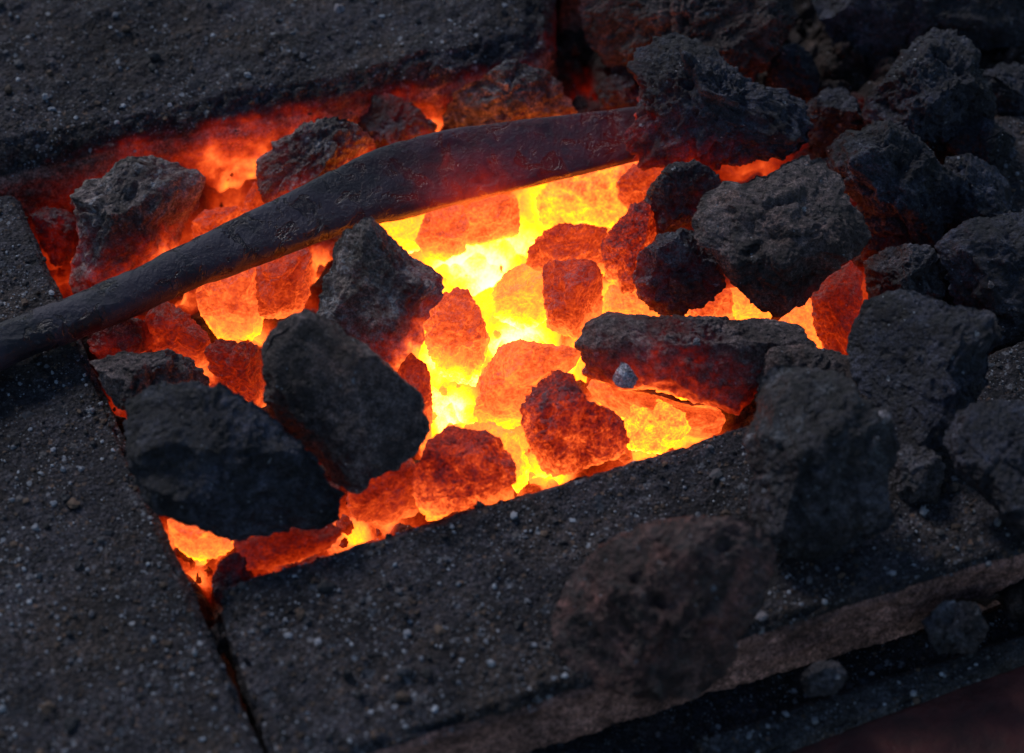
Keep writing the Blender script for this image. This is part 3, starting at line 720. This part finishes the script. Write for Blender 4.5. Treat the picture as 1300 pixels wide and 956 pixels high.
HOTC = [
 # poly, z, mat, Ttop, Tbot, label
 ([(318,335),(345,318),(393,315),(392,372),(380,396),(345,404),(320,392)], -.018, 'hot', .50, .62, 'dull red coal just left of the pointed ashy coal, under the iron bar', {}),
 ([(250,372),(275,345),(305,335),(330,345),(335,395),(325,430),(278,428),(258,400)], -.024, 'hot', .60, .86, 'orange coal with a bright yellow lower edge below the iron bar on the left', {}),
 ([(182,442),(186,405),(205,378),(235,398),(262,425),(268,448),(255,470),(215,448)], -.016, 'hot', .38, .60, 'dark red coal under the iron bar between the left brick and the orange coal', {}),
 ([(262,440),(285,433),(325,438),(340,468),(337,518),(303,502),(268,470)], -.010, 'hot', .36, .55, 'dusky red coal behind the upper left of the large dark rock-like coal', {}),
 ([(529,305),(540,275),(560,262),(585,258),(594,285),(590,318),(565,330),(540,325)], -.020, 'hot', .56, .74, 'reddish coal just below the iron bar, left one of the adjoining two', {}),
 ([(585,272),(605,256),(640,248),(656,252),(658,297),(638,302),(610,310),(590,308)], -.020, 'hot', .60, .72, 'orange-red coal just below the iron bar, right one of the adjoining two', {}),
 ([(682,250),(700,225),(760,208),(810,205),(832,255),(800,292),(745,282),(695,290)], -.030, 'hotpit', .72, .92, 'broad orange mottled coal under the right end of the iron bar', dict(depth=.5)),
 ([(667,328),(685,300),(712,285),(768,289),(772,330),(765,352),(715,345),(685,352)], -.016, 'hot', .52, .78, 'crusty orange-red coal behind the block-shaped glowing coal', dict(rough=1.6)),
 ([(690,342),(700,333),(748,332),(762,343),(763,390),(760,422),(735,430),(697,415),(691,372)], -.006, 'hot', .44, .76, 'block-shaped upright glowing coal with a darker flat top', dict(cuts=4, box=.6, depth=.9)),
 ([(626,372),(640,350),(662,336),(692,352),(695,405),(664,418),(630,402)], -.018, 'hot', .70, 1.02, 'bright orange coal touching the left side of the block-shaped coal', {}),
 ([(538,415),(550,386),(580,367),(592,369),(608,395),(620,430),(612,462),(600,490),(562,478),(545,445)], -.012, 'hot', .54, .92, 'upright orange coal with a crusty top in the middle of the yellow fire', dict(rough=1.3)),
 ([(605,525),(612,480),(635,442),(660,434),(730,445),(742,462),(705,480),(680,500),(668,535),(640,545),(612,540)], -.016, 'hot', .66, .76, 'large smooth salmon-orange coal at the centre of the fire', dict(centre=(655,490))),
 ([(662,522),(675,495),(710,472),(726,478),(745,508),(780,525),(797,550),(787,578),(735,594),(697,605),(678,572),(668,545)], .002, 'hotpit', .40, .66, 'coarse mottled red and black coal at the near edge of the fire', dict(rough=1.6)),
 ([(528,600),(545,562),(570,543),(600,549),(627,552),(645,580),(655,610),(600,640),(545,660),(528,630)], -.002, 'hotpit', .42, .72, 'red coal with dark purplish streaks against the near brick', dict(rough=.8)),
 ([(505,455),(530,450),(546,478),(549,530),(542,570),(520,560),(508,500)], -.002, 'hot', .46, .76, 'narrow red coal between the pointed ashy coal and the large dark rock-like coal', {}),
 ([(784,232),(808,207),(845,208),(856,238),(838,268),(805,272),(787,252)], -.010, 'hot', .52, .66, 'pinkish red coal right of the iron bar end under the big rugged coal', {}),
 ([(764,308),(783,285),(800,262),(826,260),(834,295),(818,325),(812,375),(790,380),(770,350)], -.002, 'hotpit', .36, .60, 'dusky red coal leaning on the left of the pair of black coals', {}),
 ([(765,390),(775,362),(800,370),(835,385),(845,405),(800,412),(770,408)], -.022, 'hot', .72, .92, 'small orange coal peeping out above the log-shaped coal', {}),
 ([(738,470),(765,480),(800,492),(850,506),(905,520),(945,532),(900,556),(868,556),(815,545),(770,522),(742,498)], -.026, 'hot', .58, .78, 'long orange coal lying underneath the log-shaped coal', dict(depth=.9, grow=1.0)),
 ([(790,540),(805,512),(835,508),(868,525),(875,548),(840,575),(800,570)], -.020, 'hotpit', .76, .90, 'bright mottled orange coal between the mottled coal and the near brick', {}),
 ([(590,540),(625,538),(655,552),(672,590),(665,625),(620,600),(595,570)], -.024, 'hot', .78, .90, 'smooth bright orange coal behind the purplish-streaked coal', {}),
 ([(450,600),(480,588),(515,580),(535,600),(530,650),(490,665),(455,660),(440,635)], -.012, 'hot', .44, .62, 'dull red coal beneath the tip of the large dark rock-like coal', {}),
 ([(295,690),(330,678),(385,665),(425,665),(430,690),(380,712),(320,725)], -.014, 'hot', .36, .58, 'dark red coal under the near rim of the wide flat coal', {}),
 ([(212,660),(240,655),(275,672),(300,690),(280,705),(250,712),(225,695)], -.030, 'hot', .66, .82, 'small orange coal at the lower tip of the fire beside the left brick', {}),
 ([(1032,375),(1050,350),(1080,335),(1095,350),(1092,420),(1088,470),(1070,475),(1045,440),(1034,410)], -.012, 'hot', .40, .56, 'tall dull red coal inside the opening left of the boulder-like coal', dict(cuts=4)),
 ([(985,415),(1000,395),(1030,378),(1045,395),(1045,440),(1035,455),(1005,440)], -.026, 'hot', .72, .84, 'bright orange coal in the opening below the tan-grey coal', dict(cuts=4)),
 ([(870,400),(880,375),(905,362),(930,370),(928,400),(900,412)], -.022, 'hot', .60, .78, 'orange flat-sided coal just above the middle of the log-shaped coal', dict(cuts=5)),
 ([(925,368),(950,362),(985,392),(975,408),(935,408)], -.026, 'hot', .76, .90, 'small yellow-orange coal between the tan-grey coal and the log-shaped coal', dict(cuts=5)),
 ([(243,285),(262,268),(300,262),(330,275),(325,300),(290,320),(250,315)], -.024, 'hot', .52, .66, 'low orange-red coal behind the iron bar below the glowing brick side', {}),
 ([(310,258),(322,232),(336,235),(345,265),(335,285),(315,282)], -.020, 'hot', .50, .60, 'small smooth red coal left of the pale-flecked ashy coal', {}),
 ([(470,300),(488,280),(520,272),(536,285),(530,318),(500,325),(475,318)], -.030, 'hot', .84, .98, 'pale orange coal peeking between the iron bar and the pointed ashy coal', {}),
]
for poly, z, mt, t0, t1, lb, op in HOTC:
    op.setdefault('grow', 1.08); op.setdefault('shard', .6)
    rock('glowing_coal', poly, z, mt, lb, 'coal', group=GH, Ttop=t0, Tbot=t1, **op)

# pale chips sitting on coals and bricks
def seat(px, py):
    d = FWD + RGT * ((px - 650) / FPX) - UPV * ((py - 478) / FPX); d = Vector(d).normalized(); best = None
    for co, F in SOLID + [(b[1], b[2]) for b in bricks]:
        lo, hi = co.min(0), co.max(0)
        ok = False
        for z in np.linspace(lo[2], hi[2], 5):
            w = P(px, py, z)
            if lo[0] <= w[0] <= hi[0] and lo[1] <= w[1] <= hi[1]: ok = True
        if not ok: continue
        bt = BVHTree.FromPolygons([Vector(c) for c in co], [tuple(int(k) for k in f) for f in F])
        h, _, _, dist = bt.ray_cast(Vector(CAM), d)
        if h is not None and (best is None or dist < best[0]): best = (dist, h)
    return best[1].z if best else 0.0


def chip(px, py, r, z, label, mt='chip'):
    z = seat(px, py) + .0006
    rng = np.random.default_rng(int(px * 7 + py))
    n = 7; a = np.sort(rng.uniform(0, 2 * math.pi, n)) ; a = np.linspace(0, 2 * math.pi, n, endpoint=False) + rng.uniform(-.3, .3, n)
    rr = r * rng.uniform(.65, 1.15, n)
    poly = [(px + c * math.cos(t), py + c * math.sin(t)) for c, t in zip(rr, a)]
    return rock('ash_chip', poly, z, mt, label, 'ash chip', cuts=5, rough=.25, dark_gain=0., level=4, group='pale ash chips lying on coals and bricks', depth=.6)
M['chip'] = coal_mat('pale_ash_chip', (.36, .32, .35), (.58, .53, .56), ash_amt=.3, tan_amt=.2, glow=False, pit=.3)


# ------------------------------------------------------------------ iron bar
def iron_bar():
    # centre line: px, py, z, half width px, half thickness (m), squareness
    K = [(-90, 487, .0125, 26.4, 0.0106, 2.3), (0, 440, .0135, 27.2, 0.0106, 2.4), (85, 407, .0145, 27.2, 0.0103, 2.5), (160, 376, .016, 27.2, 0.0097, 2.7), (230, 343, .018, 28.8, 0.0090, 3.0),
         (300, 313, .020, 31.9, 0.0083, 3.4), (370, 283, .0215, 37.8, 0.0080, 4.2), (430, 257, .022, 41.2, 0.0070, 5), (500, 231, .0225, 49.8, 0.0062, 6), (560, 215, .0225, 51.0, 0.0060, 6.5),
         (620, 204, .022, 48.0, 0.0058, 7), (700, 189, .021, 44.0, 0.0056, 7), (770, 176, .020, 38.0, 0.0054, 7), (830, 166, .019, 34.0, 0.0052, 7), (880, 158, .018, 31.0, 0.0050, 7)]
    K = np.array(K); n = 520; m = 160
    t = np.linspace(0, 1, n)
    tk = np.concatenate([[0], np.cumsum(np.hypot(np.diff(K[:, 0]), np.diff(K[:, 1])))]); tk /= tk[-1]
    def cr(col):
        v = K[:, col]; out = np.interp(t, tk, v)
        k = np.hanning(65); k /= k.sum(); pad = np.concatenate([2 * out[0] - out[32:0:-1], out, 2 * out[-1] - out[-2:-34:-1]])
        return np.convolve(pad, k, 'valid')
    px, py, zz, hw, ht, sq = [cr(i) for i in range(6)]
    C = np.array([P(a, b, c) for a, b, c in zip(px, py, zz)])
    tan = np.gradient(C, axis=0); tan /= np.linalg.norm(tan, axis=1)[:, None]
    # broad face turned up toward the camera a little
    mixw = smooth(.25, .6, t)[:, None]
    face = np.array([0, -.50, .866]) * mixw + np.array([0, -.45, .89]) * (1 - mixw)
    nor = face - (face * tan).sum(1)[:, None] * tan; nor /= np.linalg.norm(nor, axis=1)[:, None]
    side = np.cross(nor, tan)
    ang = np.linspace(0, 2 * math.pi, m, endpoint=False)
    ca, sa = np.cos(ang), np.sin(ang)
    e = 2.0 / sq[:, None]
    a = np.sign(ca) * np.abs(ca) ** e; b = np.sign(sa) * np.abs(sa) ** e
    w = (hw * DIST / FPX)[:, None] * 1.0
    co = C[:, None, :] + side[:, None, :] * (a * w)[..., None] + nor[:, None, :] * (b * ht[:, None])[..., None]
    rn = side[:, None, :] * (ca)[..., None] + nor[:, None, :] * sa[..., None]
    p = co.reshape(-1, 3)
    q = p * np.array([1, 1, 1.])
    along = np.stack([p[:, 0] * .6, p[:, 1], p[:, 2]], 1)
    d = .0010 * fbm(along / .035, 3, 5) + .00022 * fbm(q / .008, 3, 8) - .0007 * smooth(.2, .5, vnoise(along / .012, 99))
    d += .0003 * np.round(fbm(along / .02, 2, 55) * 2.2) / 2.2     # hammered plates of scale
    p = p + rn.reshape(-1, 3) * d[:, None]
    co = p.reshape(n, m, 3)
    # caps
    caps = np.stack([co[0].mean(0), co[-1].mean(0)])
    V = np.vstack([p, caps])
    i = np.arange(n - 1)[:, None] * m; j = np.arange(m)[None]; j2 = (j + 1) % m
    f = np.stack([i + j, i + j2, i + m + j2, i + m + j], -1).reshape(-1, 4)
    c0 = np.stack([np.full(m, n * m), np.arange(m), (np.arange(m) + 1) % m, (np.arange(m) + 1) % m], 1)
    tri0 = np.stack([np.full(m // 2, n * m), np.arange(0, m, 2), (np.arange(0, m, 2) + 1) % m, (np.arange(0, m, 2) + 2) % m], 1)
    tri1 = tri0 + 0; tri1[:, 1:] += (n - 1) * m; tri1[:, 0] = n * m + 1
    f = np.vstack([f, tri0[:, ::-1], tri1])
    tt = np.concatenate([np.repeat(t, m), [0, 1]])
    under = np.concatenate([np.tile(-sa, n), [0, 0]])
    sd = np.concatenate([np.tile(-ca, n), [0, 0]])
    lim = smooth(.38, .75, tt)
    heat_glow = lim * (.25 + .03 * tt) * (1 - .35 * smooth(.85, 1, tt))
    heat_glow = np.maximum(heat_glow, glow3d(V) * .75)
    loc = P(0, 470, .0)
    o = link_mesh('iron_bar', V, f[:, ::-1], M['iron'], loc, {'glow_level': np.clip(heat_glow, 0, .75)})
    tag(o, 'long forged iron bar lying diagonally across the fire, flattened toward its dull red right end', 'iron bar')
iron_bar()


# ------------------------------------------------------------------ loose grit on the bricks
def grit(n=9000):
    rng = np.random.default_rng(4)
    Vb, Fb = ico(1)
    trees = []
    for o, co, f in bricks_for_grit:
        sub = f
        trees.append(BVHTree.FromPolygons([Vector(c) for c in co], [tuple(int(k) for k in q) for q in sub]))
    allv, allf, allc = [], [], []
    base = 0; made = 0; tries = 0
    while made < n and tries < n * 4:
        tries += 1
        px, py = rng.uniform(-20, 1330), rng.uniform(-30, 985)
        if rng.random() < .25 and not (py > 560 and px < 980): continue
        w = P(px, py, .0)
        best = None
        for bt in trees:
            h, nn, _, _ = bt.ray_cast(Vector((w[0], w[1], .2)), Vector((0, 0, -1)))
            if h is not None and (best is None or h.z > best[0].z): best = (h, nn)
        if best is None: continue
        h, nn = best
        if abs(nn.z) < .75: continue
        r = .00046 * math.exp(rng.normal(0, .62))
        if rng.random() < .02: r *= 2.0
        r = min(r, .0034)
        s = rng.uniform(.5, 1.2, 3) * r; s[2] *= .75
        v = Vb * (1 + rng.uniform(-.3, .3, (len(Vb), 1))) * s
        a = rng.uniform(0, 6.28); ca, sa = math.cos(a), math.sin(a)
        v = v @ np.array([[ca, -sa, 0], [sa, ca, 0], [0, 0, 1]])
        v = v + np.array([h.x, h.y, h.z + r * .25])
        k = rng.random()
        if k < .30: c = np.array([.02, .021, .025]) * rng.uniform(.5, 1.8)
        elif k < .52: c = np.array([.085, .085, .095]) * rng.uniform(.5, 1.7)
        elif k < .76: c = np.array([.10, .065, .045]) * rng.uniform(.4, 1.4)
        elif k < .90: c = np.array([.24, .255, .29]) * rng.uniform(.6, 1.3)
        else: c = np.array([.42, .45, .50]) * rng.uniform(.6, 1.1)
        allv.append(v); allf.append(Fb + base); allc.append(np.tile(np.append(c, 1), (len(v), 1))); base += len(v); made += 1
    o = link_mesh('brick_grit', np.vstack(allv), np.vstack(allf), M['grit'], None, {'tint': np.vstack(allc)}, smooth_=False)
    tag(o, kind='stuff')
grit()

rock('ash_chip', [(776,482),(788,459),(797,461),(811,481),(803,494),(784,492)], seat(798, 470) - .0005, 'chip', 'grey angular chip stuck to the left end of the log-shaped coal', 'ash chip', cuts=9, rough=.3, dark_gain=.5, level=5, group='pale ash chips lying on coals and bricks', depth=.5, box=.6)
chip(884, 434, 7, .022, 'tiny pale chip on top of the log-shaped coal')
chip(966, 781, 9, .003, 'white chip on the near brick below the reddish-brown lump')
chip(1124, 530, 10, .060, 'pale chip on the upper right of the tall dark blurred coal')
chip(1258, 362, 6, .034, 'pale chip on the large flat dark coal at the right edge')
chip(430, 13, 9, .016, 'pale buff chip on the top brick near the upper frame edge')

# ------------------------------------------------------------------ light
w = bpy.data.worlds.new('World'); scene.world = w; w.use_nodes = True
nt = w.node_tree; bg = nt.nodes['Background']
sky = nt.nodes.new('ShaderNodeTexSky'); sky.sky_type = 'NISHITA'; sky.sun_disc = False
SE, SA = rad(38), rad(-35)
sky.sun_elevation = SE; sky.sun_rotation = SA; sky.air_density = 1.2; sky.dust_density = .5; sky.ozone_density = 3.0
nt.links.new(sky.outputs[0], bg.inputs[0]); bg.inputs[1].default_value = .065
sl = bpy.data.lights.new('sun', 'SUN'); sl.energy = 1.3; sl.angle = rad(14); sl.color = (1, .94, .95)
so = bpy.data.objects.new('sun', sl); COL.objects.link(so)
sd = Vector((math.sin(SA) * math.cos(SE), math.cos(SA) * math.cos(SE), math.sin(SE)))
so.rotation_euler = sd.to_track_quat('Z', 'Y').to_euler()

# ------------------------------------------------------------------ camera
cd = bpy.data.cameras.new('camera'); cam = bpy.data.objects.new('camera', cd); COL.objects.link(cam)
cam.location = CAM; cam.rotation_euler = (math.pi / 2 - ELEV, 0, 0)
cd.lens = LENS; cd.sensor_width = 36; cd.clip_start = .01; cd.clip_end = 100
cd.dof.use_dof = True; cd.dof.aperture_fstop = 5.0
foc = P(640, 400, .0); cd.dof.focus_distance = float((foc - CAM) @ FWD)
scene.camera = cam

scene.view_settings.view_transform = 'Standard'; scene.view_settings.look = 'None'
scene.view_settings.exposure = 0; scene.view_settings.gamma = 1
scene.cycles.use_denoising = True
scene.cycles.max_bounces = 6
scene.cycles.sample_clamp_indirect = 6
for m in M.values():
    m.cycles.emission_sampling = 'AUTO' if m.name in ('ember_bed',) else 'NONE'
print('built in', round(time.time() - T00, 1), 's')
